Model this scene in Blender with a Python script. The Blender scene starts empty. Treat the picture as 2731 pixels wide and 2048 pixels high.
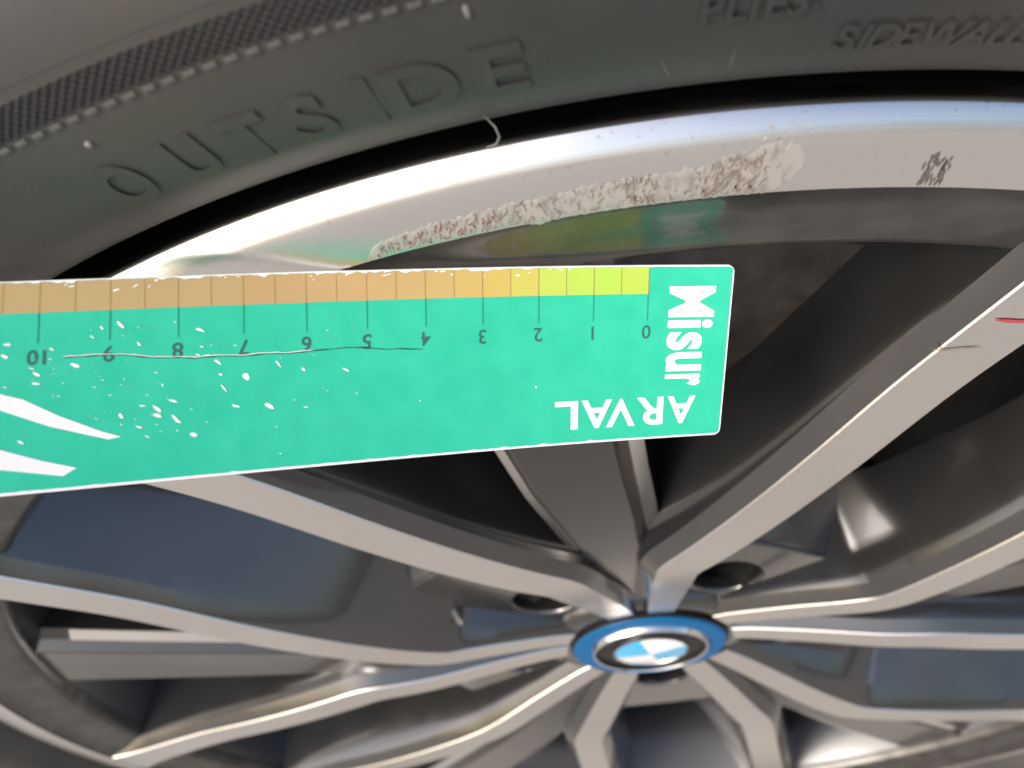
import bpy, bmesh, math, random
from mathutils import Vector, Matrix, Euler, noise
R = math.radians
random.seed(7)
scene = bpy.context.scene
COL = scene.collection

# ------------------------------------------------------------------ camera
Z0 = 0.327                                   # height of the wheel centre above the ground
CAM = Vector((0.016873, -0.101595, 0.321429))
cd = bpy.data.cameras.new('camera')
cam = bpy.data.objects.new('camera', cd)
COL.objects.link(cam)
cam.location = CAM + Vector((0, 0, Z0))
cam.rotation_euler = Euler((0.630799, 0.226848, -0.042581), 'XYZ')
cd.sensor_fit = 'HORIZONTAL'
cd.sensor_width = 36.0
cd.lens = 36.0 * 2320.0 / 2731.0
cd.clip_start = 0.004
cd.clip_end = 2000
cd.dof.use_dof = True
cd.dof.focus_distance = 0.152
cd.dof.aperture_fstop = 18.0
scene.camera = cam

# ------------------------------------------------------------------ world, sun, exposure
SUN_ROT, SUN_EL = R(228), R(42)
w = bpy.data.worlds.new("World")
scene.world = w
w.use_nodes = True
wn, wl = w.node_tree.nodes, w.node_tree.links
sky = wn.new('ShaderNodeTexSky')
sky.sky_type = 'NISHITA'
sky.sun_disc = False
sky.sun_elevation = SUN_EL
sky.sun_rotation = SUN_ROT
sky.air_density = 1.0
sky.dust_density = 5.0
sky.ozone_density = .4
wl.new(sky.outputs[0], wn['Background'].inputs[0])
wn['Background'].inputs[1].default_value = 0.15
sd = bpy.data.lights.new('sun', 'SUN')
sd.energy = 1.0
sd.angle = R(18)
sd.color = (1.0, 0.98, 0.95)
sun = bpy.data.objects.new('sun', sd)
COL.objects.link(sun)
sdir = Vector((math.sin(SUN_ROT) * math.cos(SUN_EL), math.cos(SUN_ROT) * math.cos(SUN_EL), math.sin(SUN_EL)))
sun.rotation_euler = sdir.to_track_quat('Z', 'Y').to_euler()
sun.location = (-3, -6, 5)
scene.view_settings.view_transform = 'Standard'
scene.view_settings.look = 'None'
scene.view_settings.exposure = 0.74
scene.view_settings.gamma = 1.0
scene.cycles.use_denoising = True
scene.cycles.max_bounces = 10
scene.cycles.glossy_bounces = 6

# ------------------------------------------------------------------ helpers
def mat(name, base, rough=.5, metal=0., coat=0., coat_rough=.05, spec=.5):
    m = bpy.data.materials.new(name)
    m.use_nodes = True
    b = m.node_tree.nodes['Principled BSDF']
    b.inputs['Base Color'].default_value = (*base, 1)
    b.inputs['Roughness'].default_value = rough
    b.inputs['Metallic'].default_value = metal
    b.inputs['Coat Weight'].default_value = coat
    b.inputs['Coat Roughness'].default_value = coat_rough
    b.inputs['Specular IOR Level'].default_value = spec
    return m

def nd(m, t, **kw):
    n = m.node_tree.nodes.new(t)
    for k, v in kw.items():
        if k.startswith('_'):
            n.inputs[k[1:].replace('_', ' ')].default_value = v
        else:
            setattr(n, k, v)
    return n

def ln(m, a, b): m.node_tree.links.new(a, b)
def bsdf(m): return m.node_tree.nodes['Principled BSDF']

def noise_col(m, c1, c2, scale, detail=4, lo=.35, hi=.65, stretch=None):
    tc = nd(m, 'ShaderNodeTexCoord')
    src = tc.outputs['Object']
    if stretch:
        mp = nd(m, 'ShaderNodeMapping')
        mp.inputs['Scale'].default_value = stretch
        ln(m, src, mp.inputs[0]); src = mp.outputs[0]
    n = nd(m, 'ShaderNodeTexNoise', _Scale=scale, _Detail=detail)
    ln(m, src, n.inputs['Vector'])
    r = nd(m, 'ShaderNodeValToRGB')
    r.color_ramp.elements[0].position = lo; r.color_ramp.elements[0].color = (*c1, 1)
    r.color_ramp.elements[1].position = hi; r.color_ramp.elements[1].color = (*c2, 1)
    ln(m, n.outputs[0], r.inputs[0]); ln(m, r.outputs[0], bsdf(m).inputs['Base Color'])
    return n, src

def bump(m, height_socket, strength=.2, dist=.001):
    b = nd(m, 'ShaderNodeBump', _Strength=strength, _Distance=dist)
    ln(m, height_socket, b.inputs['Height'])
    ln(m, b.outputs[0], bsdf(m).inputs['Normal'])
    return b

def rough_noise(m, scale, lo, hi):
    tc = nd(m, 'ShaderNodeTexCoord')
    n = nd(m, 'ShaderNodeTexNoise', _Scale=scale, _Detail=5)
    ln(m, tc.outputs['Object'], n.inputs['Vector'])
    r = nd(m, 'ShaderNodeMapRange')
    r.inputs['From Min'].default_value = .3; r.inputs['From Max'].default_value = .7
    r.inputs['To Min'].default_value = lo; r.inputs['To Max'].default_value = hi
    ln(m, n.outputs[0], r.inputs[0]); ln(m, r.outputs[0], bsdf(m).inputs['Roughness'])

def obj(name, verts, faces, m, parent=None, smooth=False, ang=None):
    me = bpy.data.meshes.new(name)
    me.from_pydata([tuple(v) for v in verts], [], faces)
    me.validate()
    bm = bmesh.new(); bm.from_mesh(me)
    bmesh.ops.recalc_face_normals(bm, faces=bm.faces)
    if ang is not None:
        for e in bm.edges:
            if len(e.link_faces) == 2 and e.calc_face_angle(0) > ang: e.smooth = False
    bm.to_mesh(me); bm.free()
    if smooth or ang is not None:
        for p in me.polygons: p.use_smooth = True
    if m: me.materials.append(m)
    o = bpy.data.objects.new(name, me)
    COL.objects.link(o)
    if parent: o.parent = parent
    return o

def thing(name, label, cat, loc, group=None):
    o = bpy.data.objects.new(name, None)
    COL.objects.link(o)
    o.location = loc; o['label'] = label; o['category'] = cat
    o.empty_display_size = .05
    if group: o['group'] = group
    return o

def polar(r, a, y): return Vector((r * math.cos(R(a)), y, r * math.sin(R(a))))

def lerp(x, tab):
    if x <= tab[0][0]: return tab[0][1]
    for (a, b), (c, d) in zip(tab[:-1], tab[1:]):
        if x <= c: return b + (d - b) * (x - a) / (c - a)
    return tab[-1][1]

def smooth_interp(x, tab):
    """Catmull-Rom style cubic through the table"""
    n = len(tab)
    if x <= tab[0][0]: return tab[0][1]
    if x >= tab[-1][0]: return tab[-1][1]
    for i in range(n - 1):
        if x <= tab[i + 1][0]: break
    x0, y0 = tab[i]; x1, y1 = tab[i + 1]
    m0 = (y1 - tab[i - 1][1]) / (x1 - tab[i - 1][0]) if i > 0 else (y1 - y0) / (x1 - x0)
    m1 = (tab[i + 2][1] - y0) / (tab[i + 2][0] - x0) if i + 2 < n else (y1 - y0) / (x1 - x0)
    h = x1 - x0; t = (x - x0) / h
    return (2*t**3-3*t**2+1)*y0 + (t**3-2*t**2+t)*h*m0 + (-2*t**3+3*t**2)*y1 + (t**3-t**2)*h*m1

def lathe(name, prof, m, parent, seg=256, ang=None, a0=0., a1=360.):
    """revolve (r, y) round the wheel axis (y)"""
    full = abs(a1 - a0 - 360) < 1e-6
    ns = seg if full else seg + 1
    vs, fs = [], []
    for i in range(ns):
        a = R(a0 + (a1 - a0) * i / seg)
        for r, y in prof: vs.append((r * math.cos(a), y, r * math.sin(a)))
    k = len(prof)
    for i in range(seg):
        j = (i + 1) % ns
        for t in range(k - 1):
            fs.append((i*k+t, i*k+t+1, j*k+t+1, j*k+t))
    return obj(name, vs, fs, m, parent, ang=ang if ang is not None else R(35))

def spline_prof(tab, n):
    """smooth resample of an (r,y) polyline by chord length"""
    s = [0]
    for a, b in zip(tab[:-1], tab[1:]): s.append(s[-1] + math.hypot(b[0]-a[0], b[1]-a[1]))
    tr = [(q, p[0]) for q, p in zip(s, tab)]; ty = [(q, p[1]) for q, p in zip(s, tab)]
    return [(smooth_interp(s[-1]*i/n, tr), smooth_interp(s[-1]*i/n, ty)) for i in range(n + 1)]

def text_mesh(body, size, extrude=0., bevel=0., bold=0., sx=1., align='CENTER', space=1., shear=0.):
    cu = bpy.data.curves.new('lettering', 'FONT')
    cu.body = body; cu.size = size; cu.extrude = extrude; cu.bevel_depth = bevel; cu.offset = bold
    cu.align_x = align; cu.align_y = 'CENTER'; cu.space_character = space; cu.resolution_u = 6; cu.shear = shear
    o = bpy.data.objects.new('lettering', cu)
    COL.objects.link(o)
    dg = bpy.context.evaluated_depsgraph_get(); dg.update()
    me = o.evaluated_get(dg).to_mesh()
    vs = [Vector((v.co.x * sx, v.co.y, v.co.z)) for v in me.vertices]
    fs = [tuple(p.vertices) for p in me.polygons]
    o.evaluated_get(dg).to_mesh_clear()
    bpy.data.objects.remove(o); bpy.data.curves.remove(cu)
    return vs, fs

# ------------------------------------------------------------------ materials
M_alu = mat('machined_aluminium', (.80, .78, .75), .16, 1.0)
tc = nd(M_alu, 'ShaderNodeTexCoord')
sp = nd(M_alu, 'ShaderNodeSeparateXYZ'); ln(M_alu, tc.outputs['Object'], sp.inputs[0])
cx = nd(M_alu, 'ShaderNodeCombineXYZ'); ln(M_alu, sp.outputs[0], cx.inputs[0]); ln(M_alu, sp.outputs[2], cx.inputs[2])
ld = nd(M_alu, 'ShaderNodeVectorMath', operation='LENGTH'); ln(M_alu, cx.outputs[0], ld.inputs[0])
wv = nd(M_alu, 'ShaderNodeTexNoise', _Scale=9000., _Detail=2); wv.noise_dimensions = '1D'; ln(M_alu, ld.outputs['Value'], wv.inputs['W'])
bump(M_alu, wv.outputs[0], .11, .0002)
rough_noise(M_alu, 60, .12, .24)
noise_col(M_alu, (.62, .58, .53), (.80, .785, .765), 700, 3, .22, .36)

M_gun = mat('gunmetal_paint', (.17, .168, .166), .2, .85, 1.0, .02)
n_, s_ = noise_col(M_gun, (.088, .088, .089), (.10, .100, .101), 40)
rough_noise(M_gun, 90, .15, .21)
M_rib = mat('dark_gloss_paint', (.05, .05, .05), .16, .75, .8, .02)
M_wall = mat('dusty_gunmetal', (.06, .058, .055), .34, .5, .3, .07)
nw, sw_ = noise_col(M_wall, (.04, .039, .037), (.085, .079, .072), 120, 6, .4, .75)
nw2 = nd(M_wall, 'ShaderNodeTexNoise', _Scale=34., _Detail=2); ln(M_wall, sw_, nw2.inputs['Vector'])
bump(M_wall, nw2.outputs[0], .45, .0022)
M_inner = mat('inner_rim_paint', (.07, .072, .076), .3, .6, .4, .1)
M_barrel = mat('barrel_paint', (.02, .02, .021), .5, .3)
M_rash = mat('scraped_aluminium', (.55, .50, .44), .42, .75)
noise_col(M_rash, (.40, .37, .34), (.60, .57, .53), 600, 6, .30, .50, (1, 1, .5))
M_rashdark = mat('scrape_dirt', (.22, .165, .135), .8)

M_rub = mat('tyre_rubber', (.03, .03, .03), .5, spec=.45)
n1, src = noise_col(M_rub, (.029, .030, .031), (.052, .049, .043), 28, 3, .35, .7)
n2 = nd(M_rub, 'ShaderNodeTexNoise', _Scale=2200., _Detail=3); ln(M_rub, src, n2.inputs['Vector'])
bump(M_rub, n2.outputs[0], .12, .0004)
M_bead = mat('clean_black_rubber', (.008, .008, .008), .6, spec=.2)
M_hatch = mat('knurled_rubber', (.028, .028, .03), .55, spec=.4)
M_dash = mat('worn_rubber_ridge', (.075, .073, .072), .5)
M_whisk = mat('grey_rubber_whisker', (.16, .15, .14), .5)

M_white = mat('white_plastic', (.82, .82, .80), .35)
M_green = mat('green_print', (.012, .62, .38), .33)
nn, ss = noise_col(M_green, (.020, .475, .295), (.032, .525, .335), 220, 5, .3, .7)
M_ink = mat('black_ink', (.03, .12, .09), .5)
M_inkg = mat('thin_grey_ink', (.012, .27, .18), .5)
M_crack = mat('crack_line', (.015, .05, .04), .7)
M_brown = mat('brown_ink', (.36, .24, .08), .5)

M_blue = mat('blue_enamel', (.001, .098, .26), .4, 0., 0., .1, spec=.15)
M_cyan = mat('sky_blue_enamel', (.02, .42, .75), .15, 0., 1., .03)
M_enw = mat('white_enamel', (.85, .85, .85), .15, 0., 1., .03)
M_chrome = mat('chrome_ring', (.85, .85, .86), .1, 1.)
M_black = mat('black_enamel', (.010, .010, .010), .4, 0., 0., .03, spec=.25)
M_steel = mat('bolt_steel', (.10, .10, .105), .4, .9)
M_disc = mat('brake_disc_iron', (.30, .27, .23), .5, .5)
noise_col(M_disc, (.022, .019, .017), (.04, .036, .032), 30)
M_red = mat('red_paint_fleck', (.36, .06, .07), .5)
M_orange = mat('orange_fleck', (.55, .20, .06), .5)

M_ground = mat('pale_paving', (.30, .28, .25), .85)
noise_col(M_ground, (.268, .252, .228), (.338, .318, .288), 6, 8)

# ------------------------------------------------------------------ ground
g = obj('ground', [(-400, -400, 0), (400, -400, 0), (400, 400, 0), (-400, 400, 0)], [(0, 1, 2, 3)], M_ground)
g['kind'] = 'structure'

# ------------------------------------------------------------------ wheel
wheel = thing('car_wheel', 'silver and gunmetal alloy car wheel with black tyre, blue ringed hub badge and scraped rim', 'wheel', (0, 0, Z0))
wheel.location = (0, 0, Z0)

# tyre --------------------------------------------------------------
TP = [(.2472, .0020), (.2487, -.0004), (.254, -.0052), (.258, -.0080), (.264, -.0103), (.270, -.0118), (.276, -.0126),
      (.283, -.0124), (.292, -.0100), (.303, -.0045), (.312, .004), (.319, .016), (.3235, .032)]
def ty(r): return smooth_interp(r, TP)
prof = [(.2420, .016), (.2434, .0122), (.2446, .0090), (.2460, .0055), (.2470, .0030)]
prof += spline_prof(TP, 46)
prof += [(.3245, .055), (.3262, .060), (.3262, .10), (.3232, .102), (.3232, .110), (.3262, .112), (.3262, .150), (.3235, .18), (.312, .212), (.29, .224), (.26, .218), (.245, .205), (.236, .198)]
tyre = lathe('tyre', prof, M_rub, wheel, 300)
lathe('bead_seat_ring', [(.2405, .0190), (.2425, .0135), (.2438, .0105), (.2450, .0078), (.2464, .0042)], M_bead, tyre, 200).location = (0, -.0002, 0)

# knurled band between the two rings: real crossing ridges, one joined part
def band_ridge(r0, r1, aa, ab, h, wd, vs, fs, n=5):
    b = len(vs)
    for i in range(n + 1):
        t = i / n; r = r0 + (r1 - r0) * t; a = aa + (ab - aa) * t
        for da, hh in ((-wd, -.0001), (0, h), (wd, -.0001)):
            x = R(a + da); vs.append((r * math.cos(x), ty(r) - hh, r * math.sin(x)))
    for i in range(n):
        for k in range(2):
            q = b + i * 3 + k; fs.append((q, q + 1, q + 4, q + 3))
vs, fs = [], []
for i in range(160):
    a = 68 + i * .29
    band_ridge(.2744, .2785, a, a + 1.0, .00030, .06, vs, fs)
    band_ridge(.2744, .2785, a, a - 1.0, .00030, .06, vs, fs)
kn = obj('knurled_band', vs, fs, M_hatch, tyre); kn['kind'] = 'stuff'
vs, fs = [], []
for i in range(361):
    a = R(60 + i * .17)
    for r, h in ((.2786, .00012), (.2789, -.0004), (.2795, -.0004), (.2799, .00004)):
        vs.append((r * math.cos(a), ty(r) - h, r * math.sin(a)))
for i in range(360):
    for k in range(3): fs.append((i*4+k, i*4+k+1, i*4+k+5, i*4+k+4))
obj('ring_groove', vs, fs, M_hatch, tyre, smooth=True)

# dashes
dm = None
for i in range(44):
    a = 108.0 - i * .573
    if dm is None:
        vs = []
        for z in (0, 1):
            for sx_, sr in ((-1, -1), (1, -1), (1, 1), (-1, 1)):
                k = 1 if z == 0 else .72
                vs.append((sx_ * .00088 * k, -(.0002 if z == 0 else .00036), sr * .00034 * k))
        fs = [(4, 5, 6, 7), (0, 1, 5, 4), (1, 2, 6, 5), (2, 3, 7, 6), (3, 0, 4, 7)]
        o = obj('raised_dash', [(0, 0, 0)], [], M_dash, tyre)
        o.data.clear_geometry(); o.data.from_pydata([(x, -y if False else y + .0002, z) for x, y, z in vs], [], fs)
        dm = o.data
    else:
        o = bpy.data.objects.new('raised_dash', dm); COL.objects.link(o); o.parent = tyre
    r = .2736
    o.location = (r * math.cos(R(a)), ty(r) - .0002, r * math.sin(R(a)))
    o.rotation_euler = (0, -R(a - 90), 0)

# raised letters: each its own piece, bent round the side wall
def tyre_letter(ch, a0, rb, h, bold=.0, sx=1., lift=.0005, m=None, slant=0.):
    v, f = text_mesh(ch, h / .69, .0004, .0, bold, sx, shear=slant)
    ymid = sum((min(p.y for p in v), max(p.y for p in v))) / 2
    out = []
    for p in v:
        r = rb + h / 2 + (p.y - ymid)
        a = R(a0) - p.x / r
        yy = ty(r) - (lift if p.z > 0 else -.0004)
        out.append((r * math.cos(a), yy, r * math.sin(a)))
    return obj('raised_letter', out, f, m or M_rub, tyre)
for ch, a, k in zip('OUTSIDE', (100.2, 97.9, 96.0, 94.15, 92.4, 90.95, 88.85), (.68, .72, .9, 1.0, 1.0, 1.1, 1.2)):
    tyre_letter(ch, a, .2575, .0080, .00036, k, .00034)
for ch, a in zip('SIDEWALL', (79.72, 79.22, 78.72, 78.10, 77.15, 76.25, 75.6, 75.1)):
    tyre_letter(ch, a, .2568, .0043, .0001, .85, .0005)
for ch, a in zip('PLIES:', (83.45, 82.85, 82.4, 81.9, 81.35, 80.9)):
    tyre_letter(ch, a, .2637, .0043, .0001, .85, .0005)
# small whitish rubber nib, streaks and a mould whisker at the bead
def blob(name, r, a, s, m, y=None, parent=None, str_=(1, 1, 1)):
    bm = bmesh.new(); bmesh.ops.create_icosphere(bm, subdivisions=2, radius=s)
    for v in bm.verts:
        v.co = Vector((v.co.x * str_[0], v.co.y * str_[1], v.co.z * str_[2])) * (1 + .25 * noise.noise(v.co * 2000))
    me = bpy.data.meshes.new(name); bm.to_mesh(me); bm.free(); me.materials.append(m)
    for p in me.polygons: p.use_smooth = True
    o = bpy.data.objects.new(name, me); COL.objects.link(o); o.parent = parent or tyre
    o.location = (r * math.cos(R(a)), ty(r) if y is None else y, r * math.sin(R(a)))
    return o
blob('rubber_nib', .2697, 99.75, .00055, M_whisk)
blob('rubber_nib', .2712, 89.15, .0006, M_whisk, str_=(.7, .7, 1.5))

def tube(name, pts, rad, m, parent, k=6):
    vs, fs = [], []
    for i, p in enumerate(pts):
        p = Vector(p)
        t = (Vector(pts[min(i+1, len(pts)-1)]) - Vector(pts[max(i-1, 0)])).normalized()
        u = t.cross(Vector((0, 1, .3))).normalized(); v = t.cross(u)
        rr = rad * (1 if 0 < i < len(pts) - 1 else .5)
        for j in range(k):
            q = 2 * math.pi * j / k
            vs.append(p + (u * math.cos(q) + v * math.sin(q)) * rr)
    for i in range(len(pts) - 1):
        for j in range(k):
            fs.append((i*k+j, i*k+(j+1) % k, (i+1)*k+(j+1) % k, (i+1)*k+j))
    return obj(name, vs, fs, m, parent, smooth=True)
tube('rubber_whisker', [polar(.2512, 89.75, -.0032), polar(.2500, 89.5, -.0042), polar(.2482, 89.45, -.0042), polar(.2464, 89.65, -.0032), polar(.2450, 90.05, -.0016)], .00017, M_whisk, tyre)
tube('sidewall_streak', [polar(r, a, ty(r) + .00005) for r, a in ((.2585, 84.55), (.2560, 84.35), (.2535, 84.2))], .0003, M_dash, tyre)
tube('sidewall_streak', [polar(r, a, ty(r) + .00005) for r, a in ((.2595, 82.6), (.2565, 82.55), (.2535, 82.5))], .0002, M_dash, tyre)

# rim -----------------------------------------------------------------
LIPP = [(.2430, .0046), (.2437, .0022), (.2438, .0002), (.2434, -.0003), (.2424, -.00110), (.2412, -.00185), (.2402, -.0023), (.2396, -.00248),
        (.2390, -.0026)]
LIPF = [(.2390, -.0026), (.2384, -.00272), (.2360, -.00285), (.2330, -.00292), (.2315, -.00292), (.2304, -.0028)]
def lip_y(r): return lerp(r, [(b, c) for b, c in sorted(LIPF)])
rim = lathe('rim', spline_prof(LIPP, 20) + LIPF[1:], M_alu, wheel, 360, ang=R(50))
rim_wall = lathe('rim_wall', [(.2304, -.0028), (.2300, -.0024), (.2295, -.0019), (.2220, .0001), (.2152, .0022), (.2138, .0027), (.2128, .0040), (.2122, .0075)], M_wall, rim, 300)
lathe('rim_barrel', [(.2123, .0072), (.2080, .020),
                              (.2025, .050), (.2040, .12), (.215, .19), (.236, .199), (.240, .204)], M_inner, rim, 300)
lathe('rim_flange', [(.2426, .0042), (.2418, .0065), (.2405, .0115), (.2395, .019), (.236, .03), (.228, .05), (.226, .18), (.238, .205)], M_bead, rim, 200)

# hub and face ----------------------------------------------------------
SPY = [(.026, .0118), (.034, .0112), (.060, .0062), (.080, .0020), (.100, -.0006), (.125, -.0019), (.150, -.0020), (.180, -.0012), (.205, -.0018), (.2310, -.0027)]
def spy(r): return smooth_interp(r, SPY)
# hub end, kink and rim end of each spoke: (r, degrees from the middle of its pair)
SPOKES = {(90, 1): (13, .088, 9.8, 26), (162, 1): (10.5, .078, 9.3, 23.8), (234, 1): (11.5, .090, 18, 24.2), (306, 1): (9, .090, 11.8, 24.5), (18, 1): (16, .098, 15.6, 25.8),
          (90, -1): (12.6, .086, 12.3, 27.6), (162, -1): (11.5, .104, 8.3, 25), (234, -1): (13.5, .090, 11.5, 24.2), (306, -1): (15, .106, 9.4, 21), (18, -1): (13, .088, 10.4, 25)}
def spoke_path(mod, s):
    d0, rk, dk, d1 = SPOKES[(mod, s)]
    P = [polar(.0306, mod - s * d0, 0), polar(rk, mod - s * dk, 0), polar(.2306, mod - s * d1, 0)]
    a, b = (P[0] - P[1]).normalized(), (P[2] - P[1]).normalized()
    q0, q1 = P[1] + a * .006, P[1] + b * .006
    out = [P[0].lerp(q0, i / 10) for i in range(10)]
    out += [q0.lerp(P[1], t).lerp(P[1].lerp(q1, t), t) for t in (0, .2, .4, .6, .8, 1)]
    out += [q1.lerp(P[2], i / 26) for i in range(1, 27)]
    return out
SW = [(.026, .0044), (.036, .0052), (.055, .0058), (.085, .0064), (.110, .0067), (.150, .0069), (.190, .0071), (.212, .0075), (.222, .0084), (.2308, .0105)]

def sweep(rs, secf):
    """sections across a path in the wheel plane; secf(r) -> [(offset, y)]"""
    vs, k = [], 0
    for i, c in enumerate(rs):
        t = (rs[min(i + 1, len(rs) - 1)] - rs[max(i - 1, 0)]).normalized()
        n = Vector((t.z, 0, -t.x))
        s = secf(c.length); k = len(s)
        for o_, y in s:
            p = c + n * o_
            vs.append((p.x, y, p.z))
    fs = []
    for i in range(len(rs) - 1):
        for j in range(k - 1):
            fs.append((i*k+j, i*k+j+1, (i+1)*k+j+1, (i+1)*k+j))
    return vs, fs, k

for mod in (90, 162, 234, 306, 18):
    for s in (1, -1):
        RS = spoke_path(mod, s)
        def body(r):
            wd = lerp(r, SW); y = spy(r)
            d_in = lerp(r, [(.03, .002), (.08, .003), (.2, .004)])
            d_out = lerp(r, [(.03, .003), (.06, .012), (.09, .022), (.125, .022), (.16, .014), (.2, .010)] if (mod, s) in ((162, 1), (306, -1), (306, 1)) else [(.03, .003), (.07, .005), (.2, .006)])
            dl, dr = (d_in, d_out) if s == 1 else (d_out, d_in)   # negative offset side, positive offset side
            bot = lerp(r, [(.03, .046), (.075, .045), (.110, .034), (.150, .027), (.200, .024)])
            def side(d): return [(-wd - .0040 - d, bot), (-wd - .0042 - d * .1, y + .0075), (-wd - .0036, y + .0042), (-wd - .0004, y + .0008), (-wd + .0002, y + .0003)]
            return side(dl) + [(-a, b) for a, b in reversed(side(dr))]
        vs, fs, k = sweep(RS, body)
        fs.append(tuple(range(k))); fs.append(tuple(range((len(RS)-1)*k, len(RS)*k)))
        spk = obj('spoke', vs, fs, M_gun, wheel, ang=R(13))
        def face(r):
            wd = lerp(r, SW); y = spy(r)
            return [(-wd, y + .0004), (-wd + .0003, y), (-wd * .4, y), (wd * .4, y), (wd - .0003, y), (wd, y + .0004)]
        vs, fs, k = sweep(RS, face)
        obj('polished_face', vs, fs, M_alu, spk, ang=R(14))
    # central rib of the pair
    RR = [polar(.034 + .1800 * i / 26, mod + (2.2 * min(1, i / 14) if mod == 90 else 0), 0) for i in range(27)]
    def rib_dims(r):
        return (lerp(r, [(.03, .0050), (.055, .0062), (.085, .0078), (.13, .0108), (.205, .0140)]),
                smooth_interp(r, [(.03, .0150), (.055, .0125), (.085, .0082), (.12, .0060), (.16, .0056), (.214, .0058)]),
                lerp(r, [(.03, .0015), (.07, .0022), (.10, .0034), (.2, .0042)]))
    def rib(r):
        wd, y, bv = rib_dims(r)
        bot = lerp(r, [(.05, .045), (.09, .038), (.15, .030)])
        br = lerp(r, [(.03, .0015), (.07, .0026), (.10, .0066), (.2, .0078)])
        return [(-wd - bv - .0035, bot), (-wd - bv - .0008, y + bv * .5 + .004), (-wd - bv, y + bv * .5), (-wd - bv * .25, y + bv * .28), (-wd, y + .0002), (-wd + .0006, y), (-wd * .4, y + .0002),
                (wd * .4, y + .0002), (wd - .0006, y), (wd, y + .0002), (wd + br * .45, y + br * .42), (wd + br, y + br * .70), (wd + br + .0008, y + br * .85 + .004), (wd + br + .0035, bot)]
    vs, fs, k = sweep(RR, rib)
    ribo = obj('rib', vs, fs, M_rib, wheel, ang=R(13))
    for sd_ in (-1, 1):
        def edge(r, sd_=sd_):
            wd, y, bv = rib_dims(r)
            if sd_ < 0:
                a, b, ya, yb = bv * .30, bv * .98, bv * .30, bv * .49
            else:
                br = lerp(r, [(.03, .0015), (.07, .0026), (.10, .0066), (.2, .0078)])
                a, b, ya, yb = br * .47, br, br * .42, br * .69
            return [(sd_ * (wd + a), y + ya + .0004), (sd_ * (wd + a + .0001), y + ya - .0003), (sd_ * (wd + b - .0001), y + yb - .0003), (sd_ * (wd + b), y + yb + .0004)]
        vs, fs, k = sweep([p for p in RR if .082 < p.length < .206], edge)
        obj('polished_edge', vs, fs, M_alu, ribo, ang=R(20))

# hub plate: five straight-ended lobes between the pairs, with five bolt holes
def hub_plate():
    cu = bpy.data.curves.new('hub_plate', 'CURVE')
    cu.dimensions = '2D'; cu.fill_mode = 'BOTH'; cu.extrude = .002; cu.bevel_depth = .0011; cu.bevel_resolution = 2
    def spl(pts):
        s = cu.splines.new('POLY'); s.points.add(len(pts) - 1); s.use_cyclic_u = True
        for p, q in zip(s.points, pts): p.co = (q[0], q[1], 0, 1)
    out = []
    for k in range(5):
        c = 54 - 72 * k
        gs = (.93, 1.06, 1.12, 1.10, 1.18)[k]
        for d, r in ((33, .070), (26, .086), (18, .0835), (8, .081), (0, .0805), (-8, .081), (-18, .0835), (-26, .086), (-33, .070)):
            r *= gs if abs(d) < 30 else 1
            out.append((r * math.cos(R(c + d)), r * math.sin(R(c + d))))
    spl(out)
    for k in range(5):
        c = R(54 - 72 * k); cx_, cy_ = .0520 * math.cos(c), .0520 * math.sin(c)
        spl([(cx_ + .0125 * math.cos(R(-q * 15)), cy_ + .0125 * math.sin(R(-q * 15))) for q in range(24)])
    o = bpy.data.objects.new('h', cu); COL.objects.link(o)
    dg = bpy.context.evaluated_depsgraph_get(); dg.update()
    me = o.evaluated_get(dg).to_mesh()
    v = [(p.co.x, .0192 - p.co.z, p.co.y) for p in me.vertices]; f = [tuple(p.vertices) for p in me.polygons]
    o.evaluated_get(dg).to_mesh_clear(); bpy.data.objects.remove(o); bpy.data.curves.remove(cu)
    b = len(v); n = len(out)
    for x, y in out:
        l = math.hypot(x, y)
        for rr, yy in ((l + .0012, .0172), (l + .0024, .0184), (l + .0210, .0450)): v.append((x / l * rr, yy, y / l * rr))
    for q in range(n):
        if q % 9 == 8: continue
        q2 = (q + 1) % n
        for t in range(2): f.append((b+q*3+t, b+q*3+t+1, b+q2*3+t+1, b+q2*3+t))
    return obj('hub', v, f, M_gun, wheel, ang=R(30))
hub = hub_plate()
for k in range(5):
    c = 54 - 72 * k
    vs, fs = [], []
    n = 24
    for r, y in ((.0128, .034), (.0118, .047), (0.0001, .0475)):
        for q in range(n): vs.append((r * math.cos(2*math.pi*q/n), y, r * math.sin(2*math.pi*q/n)))
    for t in range(2):
        for q in range(n): fs.append((t*n+q, t*n+(q+1) % n, (t+1)*n+(q+1) % n, (t+1)*n+q))
    o = obj('bolt_recess', vs, fs, M_barrel, hub, smooth=True); o.location = polar(.0520, c, 0)
    vs, fs = [], []
    for r, y, nn_ in ((.0105, .0472, 0), (.0105, .043, 0), (.0080, .0425, 1), (.0080, .032, 1), (.0068, .0306, 1), (.0040, .0306, 1), (.0036, .036, 1)):
        for q in range(24):
            rr = r
            if nn_: rr = r / math.cos(((2*math.pi*q/24) % (math.pi/3)) - math.pi/6) * .93
            vs.append((rr * math.cos(2*math.pi*q/24), y, rr * math.sin(2*math.pi*q/24)))
    for t in range(6):
        for q in range(24): fs.append((t*24+q, t*24+(q+1) % 24, (t+1)*24+(q+1) % 24, (t+1)*24+q))
    fs.append(tuple(range(6*24, 7*24)))
    o = obj('wheel_bolt', vs, fs, M_steel, hub, ang=R(25)); o.location = polar(.0520, c, 0)
# boss round the badge
lathe('hub_boss', [(.0385, .0185), (.0372, .0150), (.0355, .0135), (.0335, .0128), (.0300, .0126), (.0292, .0128), (.0289, .0150)], M_gun, hub, 96)

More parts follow.
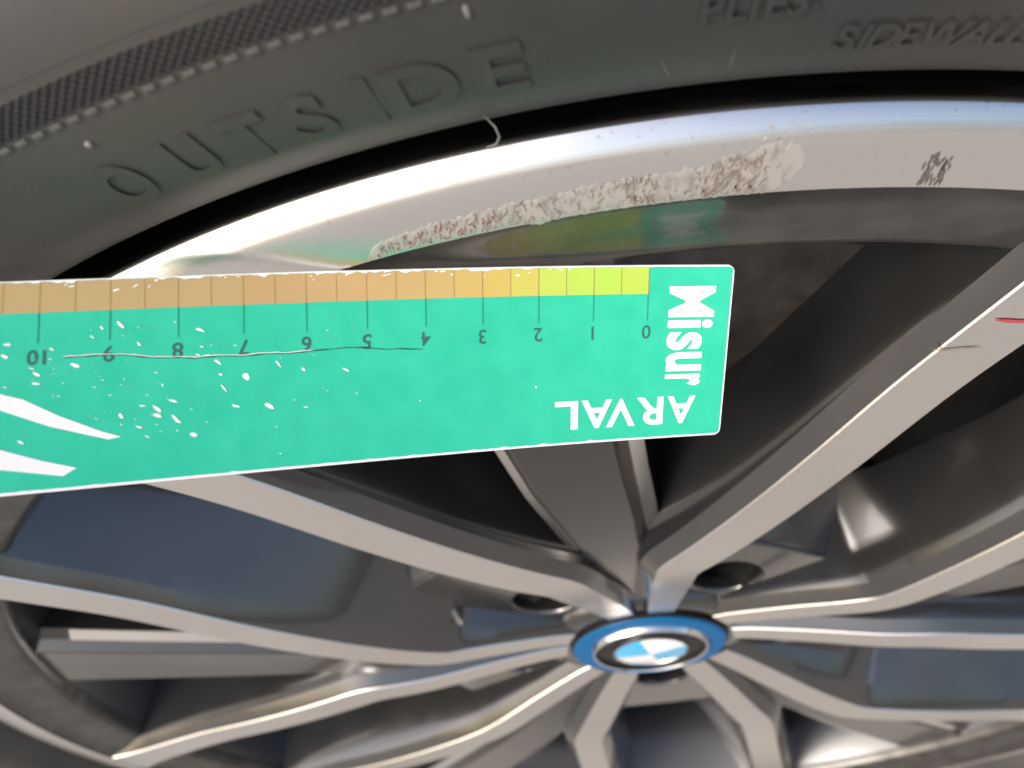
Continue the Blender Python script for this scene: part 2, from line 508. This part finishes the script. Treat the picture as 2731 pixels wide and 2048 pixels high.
# centre cap with its roundel
CY = .0108
cap = lathe('centre_cap', [(.0001, .0150), (.0308, .0150), (.0311, CY + .0008), (.0305, CY + .0002)], M_black, wheel, 96)
lathe('blue_ring', [(.0306, CY + .0005), (.0301, CY - .0003), (.0290, CY - .0005), (.0260, CY - .0006), (.0234, CY - .0006)], M_blue, cap, 96)
lathe('chrome_ring', [(.0236, CY - .0004), (.0234, CY - .0010), (.0228, CY - .0021), (.0223, CY - .0023), (.0219, CY - .0019)], M_chrome, cap, 96)
lathe('black_ring', [(.0221, CY - .0018), (.0215, CY - .0009), (.0160, CY - .0009), (.0146, CY - .0014)], M_black, cap, 96)
lathe('chrome_ring', [(.0148, CY - .0012), (.0147, CY - .0021), (.0144, CY - .0022), (.0142, CY - .0016)], M_chrome, cap, 96)
for k in range(4):
    vs, fs = [(0, CY - .0028, 0)], []
    rows = 5
    for i in range(1, rows + 1):
        r = .0141 * i / rows
        for q in range(13):
            a = R(12 + 90 * k + 90 * q / 12); vs.append((r * math.cos(a), CY - .0028 + .0010 * (i / rows) ** 2, r * math.sin(a)))
    for q in range(12): fs.append((0, 1 + q, 2 + q))
    for i in range(rows - 1):
        for q in range(12): fs.append((1+i*13+q, 1+i*13+q+1, 1+(i+1)*13+q+1, 1+(i+1)*13+q))
    o = obj('badge_quadrant', vs, fs, M_enw if k % 2 == 0 else M_cyan, cap, smooth=True)
    o['label'] = ('white' if k % 2 == 0 else 'sky blue') + ' quarter of the round badge'

cap.scale = (.93, 1, .93)
# curb rash on the lip ---------------------------------------------------
def rash_patch(a0, a1, n, fin, fout, seed, lift=.00006):
    vs, fs = [], []
    m_ = 14
    for i in range(n + 1):
        a = a0 + (a1 - a0) * i / n
        t = i / n
        ri = fin(t, a) + .0005 * noise.noise(Vector((a * 6, seed, 0))) + .00025 * noise.noise(Vector((a * 22, seed, 2)))
        ro = fout(t, a) + .0008 * noise.noise(Vector((a * 5, seed, 5))) + .0006 * noise.noise(Vector((a * 16, seed, 9)))
        for j in range(m_ + 1):
            r = ri + (ro - ri) * j / m_
            h = lift + .00005 * noise.noise(Vector((a * 9, r * 900, seed))) + .00004 * noise.noise(Vector((a * 30, r * 400, seed + 3)))
            if j in (0, m_) or i in (0, n): h = -.00004
            vs.append(polar(r, a, lip_y(max(r, .2304)) - max(h, -.0004) + (max(0, .2304 - r) * .3)))
    for i in range(n):
        for j in range(m_):
            q = i * (m_ + 1) + j; fs.append((q, q + 1, q + m_ + 2, q + m_ + 1))
    return obj('kerb_scrape', vs, fs, M_rash, rim, smooth=True)
def f_in(t, a):
    return lerp(a, [(79.3, .2352), (79.6, .2330), (80.1, .2308), (80.6, .2304), (88.2, .2303), (89, .2296), (89.6, .2308), (91, .2305), (95, .2307), (97, .2300), (99, .2304)])
def f_out(t, a):
    return lerp(a, [(79.3, .2366), (79.6, .2385), (80.3, .2396), (81.3, .2386), (82.2, .2380), (82.8, .2366), (85, .2362), (88, .2356), (90, .2350), (93, .2345), (95, .2338), (95.9, .2314)])
rash_patch(95.9, 79.3, 220, f_in, f_out, 3.3)
# tear marks in the scrape: curved gouges, redder towards the left end
M_rashred = mat('scrape_red', (.24, .10, .08), .8)
def tears(n, spans, m, lmin, lmax):
    vs, fs = [], []
    for i in range(n):
        a = random.uniform(*random.choice(spans))
        ri, ro = f_in(0, a), f_out(0, a)
        if ro - ri < .0015: continue
        r = random.uniform(ri + .0005, ro - .0005); L = random.uniform(lmin, lmax) * .5; wd = random.uniform(.00004, .00015)
        t = random.gauss(1.25, .35); cv = random.gauss(0, .5); b = len(vs); K = 5
        for k in range(K + 1):
            u = -1 + 2 * k / K; th = t + cv * u
            q, e = u * L * math.cos(th), u * L * math.sin(th); ww = wd * (1 - u * u) * random.uniform(.6, 1.3) + .000008
            for sgn in (-1, 1):
                rr = min(max(r + e + sgn * ww * math.cos(th), ri), ro)
                vs.append(polar(rr, a - math.degrees((q - sgn * ww * math.sin(th)) / .23), lip_y(max(rr, .2304)) - .00016))
        for k in range(K): fs.append((b+2*k, b+2*k+1, b+2*k+3, b+2*k+2))
    o = obj('tear_mark', vs, fs, m, rim); o['kind'] = 'stuff'
tears(200, [(80.6, 83.2), (81, 82.4), (84.5, 85.6), (86.4, 91), (80.5, 92)], M_rashdark, .0005, .0024)
tears(70, [(90.2, 95.4), (91, 94)], M_rashred, .0004, .0016)
tears(120, [(80, 95.5)], M_alu, .0006, .0026)

# flecks on the polished spoke
def spoke_mark(name, pts, wd, m):
    vs, fs = [], []
    for i, (x, z) in enumerate(pts):
        r = math.hypot(x, z); ww = wd * (0.25 if i in (0, len(pts) - 1) else 1)
        vs += [(x, spy(r) - .0002, z + ww), (x, spy(r) - .0002, z - ww)]
    for i in range(len(pts) - 1): fs.append((2*i, 2*i+1, 2*i+3, 2*i+2))
    return obj(name, vs, fs, m, wheel)

spoke_mark('paint_transfer', [(.0795, .1843), (.0815, .1835), (.0840, .1826), (.0870, .1820)], .0005, M_red)['label'] = 'red paint smear on the polished spoke'
spoke_mark('scratch', [(.0694, .1782), (.0719, .1770), (.0746, .1768), (.0770, .1764), (.0788, .1761)], .00022, M_rashdark)
vs, fs = [], []
for i in range(70):
    a = random.choice((random.gauss(74.72, .09), random.gauss(74.15, .10), random.gauss(74.4, .16))); r = random.uniform(.2308, .2362)
    L, wd = random.uniform(.0003, .0010), random.uniform(.00008, .00020); b = len(vs)
    for dr, q in ((-L, 0), (0, wd), (L, 0), (0, -wd)):
        rr = min(max(r + dr, .2306), .2385); vs.append(polar(rr, a + math.degrees(q / .23), lip_y(rr) - .00008))
    fs.append((b, b + 1, b + 2, b + 3))
sm = obj('grime_smudge', vs, fs, mat('grey_grime', (.10, .092, .085), .7), rim); sm['kind'] = 'stuff'
vs, fs = [], []
for i in range(34):
    a = random.uniform(79.3, 80.9); r = random.gauss(.2352, .0002) + (80.9 - a) * .0; L, wd = random.uniform(.0002, .0006), random.uniform(.00004, .00009); b = len(vs)
    r = random.uniform(.2400, .2422); t = random.gauss(0, 1)
    for q, e in ((-L, 0), (0, wd), (L, 0), (0, -wd)):
        rr = r + e + q * t * .5; vs.append(polar(rr, a + math.degrees(q / .23), lerp(rr, sorted(LIPP[3:])) - .00008))
    fs.append((b, b + 1, b + 2, b + 3))
sm = obj('light_scuff', vs, fs, M_rash, rim); sm['kind'] = 'stuff'
# ------------------------------------------------------------------ brake disc behind the spokes
disc = thing('brake_disc', 'grey brown brake disc hidden in shade behind the wheel spokes', 'brake disc', (0, .085, Z0))
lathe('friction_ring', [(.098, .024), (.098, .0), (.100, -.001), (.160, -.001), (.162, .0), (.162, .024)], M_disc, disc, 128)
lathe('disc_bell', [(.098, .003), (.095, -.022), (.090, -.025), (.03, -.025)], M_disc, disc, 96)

# caliper straddling the disc, seen through the window beside the card
caliper = thing('brake_caliper', 'grey brown cast brake caliper glimpsed beside the card behind the right spoke', 'brake caliper', (0, .060, Z0))
vs, fs = [], []
nA = 20
for i in range(nA + 1):
    a = 50 + 44 * i / nA
    e = min(1, min(i, nA - i) / 2)
    sec = [(.088, .022), (.088, .004 - .003 * e), (.094, -.006 * e), (.128, -.010 * e), (.146, -.008 * e), (.160, .002), (.168, .022), (.168, .060), (.164, .062)]
    for r, y in sec: vs.append(polar(r, a, y))
k = 9
for i in range(nA):
    for j in range(k - 1): fs.append((i*k+j, i*k+j+1, (i+1)*k+j+1, (i+1)*k+j))
fs.append(tuple(range(k))); fs.append(tuple(range(nA*k, nA*k + k)))
M_cal = mat('cast_caliper', (.16, .14, .12), .6, .4)
noise_col(M_cal, (.11, .09, .075), (.20, .18, .16), 90)
obj('caliper_body', vs, fs, M_cal, caliper, ang=R(25))
for a in (60, 84):
    lathe('guide_pin_cap', [(.0001, -.004), (.006, -.004), (.0072, -.0025), (.0072, .004)], M_bead, caliper, 20).location = polar(.112, a, -.010)

# ------------------------------------------------------------------ the measuring card
Q = [0.02003839, 0.00710678, 0.20590623, 0.90927057, 0.28115939, 0.02119056, 3.59372772, -13.67605095, 0.03279517, 3.97688011]
CS = .945
CM = Euler((Q[3], Q[4], Q[5]), 'XYZ').to_matrix()
CH = Q[8]
card_origin = Vector((0, 0, 0))
def card_raw(u, v, h=0.):
    k0, k1 = Q[6], Q[7]
    n = 24; X = Z = 0.
    for i in range(n):
        uu = u * (i + .5) / n; ph = k0 * uu + k1 * uu * uu
        X += math.cos(ph); Z += math.sin(ph)
    X *= u / n; Z *= u / n
    tw = Q[9] * u
    ph = k0 * u + k1 * u * u
    L = Vector((-X, -v * math.cos(tw), Z + v * math.sin(tw)))
    nrm = Vector((math.sin(ph), math.sin(tw), math.cos(ph) * math.cos(tw))).normalized()
    return Vector(Q[:3]) + CM @ (L + nrm * h)
def card_pt(u, v, h=0.):
    """u leftwards, v downwards on the card in mm, h above its face in mm"""
    return CAM + (card_raw(u * .001, v * .001, h * .001) - CAM) * CS
def cpts(pts): return [card_pt(*p) - card_origin for p in pts]
U0, U1, VH = -15.5, 138.0, CH * 1000
card_origin = card_pt(60, 16, -.5)
card = thing('measuring_card', 'green plastic measuring card with centimetre scale held across the scraped rim', 'card', card_origin + Vector((0, 0, Z0)))

def rrect(u0, u1, v0, v1, rad, nu=60, seg=6):
    """outline of a rounded rectangle; only the two corners at u0 are rounded"""
    p = [(u1 - (u1 - u0 - rad) * i / nu, v0) for i in range(nu + 1)]
    p += [(u0 + rad - rad * math.sin(math.pi/2*i/seg), v0 + rad - rad * math.cos(math.pi/2*i/seg)) for i in range(1, seg + 1)]
    p += [(u0, v0 + rad + (v1 - v0 - 2*rad) * i / 16) for i in range(1, 17)]
    p += [(u0 + rad - rad * math.cos(math.pi/2*i/seg), v1 - rad + rad * math.sin(math.pi/2*i/seg)) for i in range(1, seg + 1)]
    p += [(u0 + rad + (u1 - u0 - rad) * i / nu, v1) for i in range(1, nu + 1)]
    return p

def strip_sheet(name, top, bot, us, h, m, nv=6, parent=None):
    """sheet between two edges v=top(u) and v=bot(u)"""
    vs, fs = [], []
    for u in us:
        a, b = top(u), bot(u)
        for j in range(nv + 1): vs.append((u, a + (b - a) * j / nv, h))
    for i in range(len(us) - 1):
        for j in range(nv):
            q = i * (nv + 1) + j; fs.append((q, q + 1, q + nv + 2, q + nv + 1))
    return obj(name, cpts(vs), fs, m, parent or card, smooth=True)

def rng(a, b, st):
    n = max(1, int(abs(b - a) / st)); return [a + (b - a) * i / n for i in range(n + 1)]

# plastic body: rounded outline, front, back and rim
RAD = 1.2
def edge_top(u):  # rounded corner at the right end
    d = u - U0
    return 0. if d >= RAD else RAD - math.sqrt(max(0, RAD*RAD - (RAD - d)**2))
us = [U0 + RAD * (1 - math.cos(math.pi/2 * i/8)) for i in range(9)] + rng(U0 + RAD, U1, 1.5)[1:]
vs, fs = [], []
prof_ = []
nv = 8
for u in us:
    a, b = edge_top(u), VH - edge_top(u)
    ring = [(u, a + .12, .0), (u, a, -.14), (u, a, -.66), (u, a + .12, -.8)] + [(u, b - .12, -.8), (u, b, -.66), (u, b, -.14), (u, b - .12, .0)]
    ring += [(u, b - .12 + (a - b + .24) * j / nv, 0.) for j in range(1, nv)]
    vs += ring
k = 8 + nv - 1
for i in range(len(us) - 1):
    for j in range(k):
        fs.append((i*k+j, i*k+(j+1) % k, (i+1)*k+(j+1) % k, (i+1)*k+j))
fs.append(tuple(range(k))); fs.append(tuple(range((len(us)-1)*k, len(us)*k)))
body_o = obj('card_body', cpts(vs), fs, M_white, card, ang=R(40))

def jag(u, s, amp): return amp * (max(0, noise.noise(Vector((u * .55, s, 0)))) ** 1.2 * 1.6 + .35 * max(0, noise.noise(Vector((u * 2.1, s, 4)))))
def g_top(u): return edge_top(u) + .28 + (jag(u, 1.7, .5) if u > 12 else jag(u, 1.7, .15))
def g_bot(u): return VH - edge_top(u) - .42 - jag(u, 9.1, .22)
gu = [U0 + .28 + RAD * (1 - math.cos(math.pi/2 * i/8)) for i in range(9)] + rng(U0 + .28 + RAD, U1 - .2, .35)[1:]
gp = strip_sheet('green_print', g_top, g_bot, gu, .03, M_green, 24)
strip_sheet('back_print', lambda u: edge_top(u) + .3, lambda u: VH - edge_top(u) - .3, gu, -.83, M_green, 12)
# scale band: half-centimetre fields, lime to orange to tan
BANDC = [(0, (.56, .74, .09)), (10, (.50, .78, .10)), (20, (.62, .74, .12)), (25, (.72, .56, .12)), (35, (.68, .49, .17)), (45, (.65, .45, .18)), (65, (.60, .41, .18)), (80, (.58, .42, .19)), (95, (.58, .43, .19)), (140, (.52, .38, .18))]
def bcol(u): return tuple(lerp(u, [(a, c[i]) for a, c in BANDC]) for i in range(3))
for i in range(27):
    u0, u1 = i * 5., i * 5. + 5.
    m = mat('scale_field_ink', tuple(c * .76 * random.uniform(.985, 1.015) for c in bcol(u0 + 2.5)), .36)
    strip_sheet('scale_field', lambda u: g_top(u) + .05, lambda u: 5.2, rng(u0 + .05, u1 - .05, .35), .06, m, 3)
for i in range(28):
    u = i * 5.
    if i % 2 == 0:
        strip_sheet('tick_mark', lambda x: g_top(x) + .1, lambda x: 5.25, [u - .085, u + .085], .09, M_brown, 3)
        strip_sheet('tick_mark', lambda x: 5.25, lambda x: 10.0, [u - .1, u + .1], .09, M_inkg, 3)
    else:
        strip_sheet('tick_mark', lambda x: g_top(x) + .1, lambda x: 5.2, [u - .07, u + .07], .09, M_brown, 3)

def card_text(name, ch, u, v, size, m, rot=0, bold=0., sx=1., sy=1., h=.09, label=None):
    vv, f = text_mesh(ch, size, 0, 0, bold, 1.)
    x0, x1 = min(p.x for p in vv), max(p.x for p in vv); y0, y1 = min(p.y for p in vv), max(p.y for p in vv)
    out = []
    for p in vv:
        x, y = (p.x - (x0+x1)/2) * sx, (p.y - (y0+y1)/2) * sy
        if rot: x, y = -y, x
        out.append((u + x, v + y, h))
    o = obj(name, cpts(out), f, m, card)
    if label: o['label'] = label
    return o
def fit_text(name, ch, u0, u1, v0, v1, m, rot=0, bold=0., h=.09, label=None):
    """glyph scaled to fill the given box"""
    vv, f = text_mesh(ch, 10, 0, 0, bold, 1.)
    x0, x1 = min(p.x for p in vv), max(p.x for p in vv); y0, y1 = min(p.y for p in vv), max(p.y for p in vv)
    out = []
    for p in vv:
        s, t = (p.x - x0) / (x1 - x0), (p.y - y0) / (y1 - y0)
        if rot: out.append((u1 - (u1 - u0) * t, v0 + (v1 - v0) * s, h))
        else: out.append((u0 + (u1 - u0) * s, v0 + (v1 - v0) * t, h))
    o = obj(name, cpts(out), f, m, card)
    if label: o['label'] = label
    return o
for i in range(14):
    card_text('scale_number', str(i), i * 10. + .1, 12.15, 3.5 if i < 10 else 3.2, M_ink, bold=.02 if i < 5 else .05)
# printed words
for ch, u0, u1 in (('A', -10.1, -4.7), ('R', -3.9, 1.3), ('V', 1.5, 7.1), ('A', 6.0, 11.9), ('L', 12.5, 16.9)):
    fit_text('printed_letter', ch, u0, u1, 24.55, 29.95, M_white, 0, .22)
for ch, v0, v1, ua, ub in (('M', 3.8, 9.5, -12.4, -3.9), ('i', 10.0, 11.6, -12.3, -3.9), ('s', 12.3, 15.7, -10.5, -3.8), ('u', 16.1, 19.7, -10.7, -3.85), ('r', 20.3, 22.6, -10.7, -3.9)):
    fit_text('printed_letter', ch, ua, ub, v0, v1, M_white, 1, .3)

def poly_print(name, pts, m, h=.09):
    n = len(pts); cu_, cv = sum(p[0] for p in pts)/n, sum(p[1] for p in pts)/n
    bm = bmesh.new()
    vv = [bm.verts.new((p[0], p[1], h)) for p in pts]
    bm.faces.new(vv)
    bmesh.ops.triangulate(bm, faces=bm.faces)
    bmesh.ops.subdivide_edges(bm, edges=bm.edges, cuts=2, use_grid_fill=True)
    bmesh.ops.triangulate(bm, faces=bm.faces)
    bm.verts.index_update()
    V_ = [tuple(v.co) for v in bm.verts]; F_ = [tuple(v.index for v in f.verts) for f in bm.faces]
    bm.free()
    return obj(name, cpts(V_), F_, m, card)
poly_print('printed_blade', [(128, 9.5), (116, 13.2), (104.62, 17.5), (101.6, 18.5), (96.67, 21.38), (90.85, 24.2), (88.14, 25.27), (89.9, 25.54), (97.74, 22.98), (105.39, 19.57), (116, 16.6), (128, 14.5)], M_white)
poly_print('printed_blade', [(128, 18.5), (116, 22.0), (104.2, 25.88), (98.68, 28.04), (94.06, 29.51), (95.89, 30.61), (104.9, 28.7), (116, 27.5), (128, 26)], M_white)

# crack
CR = [(96.49, 12.36), (93.45, 12.35), (91.08, 12.27), (87.22, 12.54), (83.78, 13.11), (79.79, 13.3), (77.26, 13.53), (73.92, 13.35), (70.27, 13.6), (66.83, 13.37), (63.06, 13.51), (58.96, 13.3), (53.1, 13.0), (50.28, 13.18), (47.08, 13.62), (45.35, 13.6), (40.39, 13.9)]
def crack_strip(name, pts, wd, m, h, dv=0., sel=None):
    vs, fs = [], []
    P = []
    for (a, b), (c, d) in zip(pts[:-1], pts[1:]):
        for t in range(4): P.append((a + (c-a)*t/4, b + (d-b)*t/4 + .09 * noise.noise(Vector((a + (c-a)*t/4, 3, 0)) * 1.3)))
    P.append(pts[-1])
    for i, (u, v) in enumerate(P):
        ww = wd * (.35 + .65 * abs(math.sin(u * .9) * math.cos(u * .37))) * (0.2 if i in (0, len(P)-1) else 1)
        vs += [(u, v + dv - ww, h), (u, v + dv + ww, h)]
    for i in range(len(P) - 1): fs.append((2*i, 2*i+1, 2*i+3, 2*i+2))
    return obj(name, cpts(vs), fs, m, card)
crack_strip('crack', CR, .13, M_crack, .13)
crack_strip('crack_edge', CR[:12], .12, M_white, .11, -.16)

# white scuffs where the print has flaked off
SC = [(69.66, 17.06, 1.1, .8), (66.17, 22.03, 1.5, .5), (76.73, 8.94, 1.2, .35), (88.5, 7.57, 1.3, .35), (94.7, 13.78, 1.1, .4), (83.0, 21.36, 1.3, .5), (80.29, 23.18, 1.6, .4),
      (83.0, 22.3, 1.0, .45), (88.18, 22.03, .9, .35), (77.69, 25.83, 1.0, .45), (71.42, 21.66, .9, .3), (99.85, 14.78, 1.0, .35), (91.16, 7.98, .6, .25), (100.02, 16.21, .9, .25), (104.13, 9.96, .8, .3), (104.26, 11.78, .9, .35),
      (64.71, 15.11, 1.2, .25), (53.75, 16.7, 1.0, .25), (73.19, 18.63, 1.3, .2), (74.06, 14.31, 1.1, .3), (60.67, 16.32, .7, .3), (80.79, 20.17, 1.0, .25), (85.2, 20.66, .8, .2), (85.65, 23.96, .8, .22), (101.65, 24.96, .9, .25),
      (73.69, 16.4, .6, .2), (82.28, 17.63, .5, .2), (85.77, 10.81, .8, .25), (20.42, 21.63, .38, .28), (41.3, 22.85, .3, .15), (92.5, 9.3, .6, .2), (98, 11, .6, .25), (103, 20, .5, .2)]
for _ in range(330):
    u = random.uniform(46, 136); v = random.gauss(17, 7)
    if not 6 < v < 31: continue
    if random.random() > (u - 40) / 50: continue
    s = random.expovariate(1 / .16) + .06
    SC.append((u, v, min(s, .7), min(s, .7) * random.uniform(.14, .3)))
vs, fs = [], []
for (u, v, L, wd) in SC[:33] + [q for q in SC[33:] if q[2] > .34]:
    a = random.gauss(-.55, .28)
    b = len(vs); n = 7 if L > .5 else 5
    for i in range(n):
        q = 2 * math.pi * i / n; rr = random.uniform(.6, 1.1)
        x, y = L * .75 * rr * math.cos(q), wd * .8 * rr * math.sin(q)
        vs.append((u + x * math.cos(a) - y * math.sin(a), v + x * math.sin(a) + y * math.cos(a), .10))
    fs.append(tuple(range(b, b + n)))
M_hair = mat('rubbed_green', (.10, .50, .36), .5)
M_scuff = mat('flaked_print', (.52, .72, .64), .5)
sc = obj('scuff_mark', cpts(vs), fs, M_white, card); sc['kind'] = 'stuff'
for nm, mm, cnt in (('rub_mark', M_scuff, 0), ('hairline_scratch', M_hair, 900)):
    vs, fs = [], []
    src_ = [(u, v, L, wd) for u, v, L, wd in SC[33:] if L <= .34] if cnt == 0 else []
    for i in range(cnt):
        u = random.uniform(18, 136); v = random.uniform(5.5, 32)
        if random.random() > (u - 5) / 70: continue
        src_.append((u, v, random.expovariate(1 / .45) + .15, random.uniform(.018, .05)))
    for u, v, L, wd in src_:
        a = random.gauss(-.55, .22); b = len(vs); L = min(L, 1.4)
        for x, y in ((-L, 0), (0, -wd), (L, 0), (0, wd)):
            q = min(max(v + x * math.sin(a) + y * math.cos(a), 5.3), VH - .9)
            vs.append((u + x * math.cos(a) - y * math.sin(a), q, .075 if cnt else .095))
        fs.append((b, b + 1, b + 2, b + 3))
    h_ = obj(nm, cpts(vs), fs, mm, card); h_['kind'] = 'stuff'
vs, fs = [], []
for i in range(40):   # chips along the top edge
    u = random.uniform(14, 136); v = random.uniform(.3, 2.6 if i % 3 == 0 else .9); L = random.uniform(.2, .8); wd = random.uniform(.06, .22); a = random.gauss(.3, .4)
    b = len(vs)
    for j in range(6):
        q = 2 * math.pi * j / 6; rr = random.uniform(.6, 1.1); x, y = L * rr * math.cos(q), wd * rr * math.sin(q)
        vs.append((u + x * math.cos(a) - y * math.sin(a), v + x * math.sin(a) + y * math.cos(a), .12))
    fs.append(tuple(range(b, b + 6)))
sc = obj('edge_chip', cpts(vs), fs, M_white, card); sc['kind'] = 'stuff'
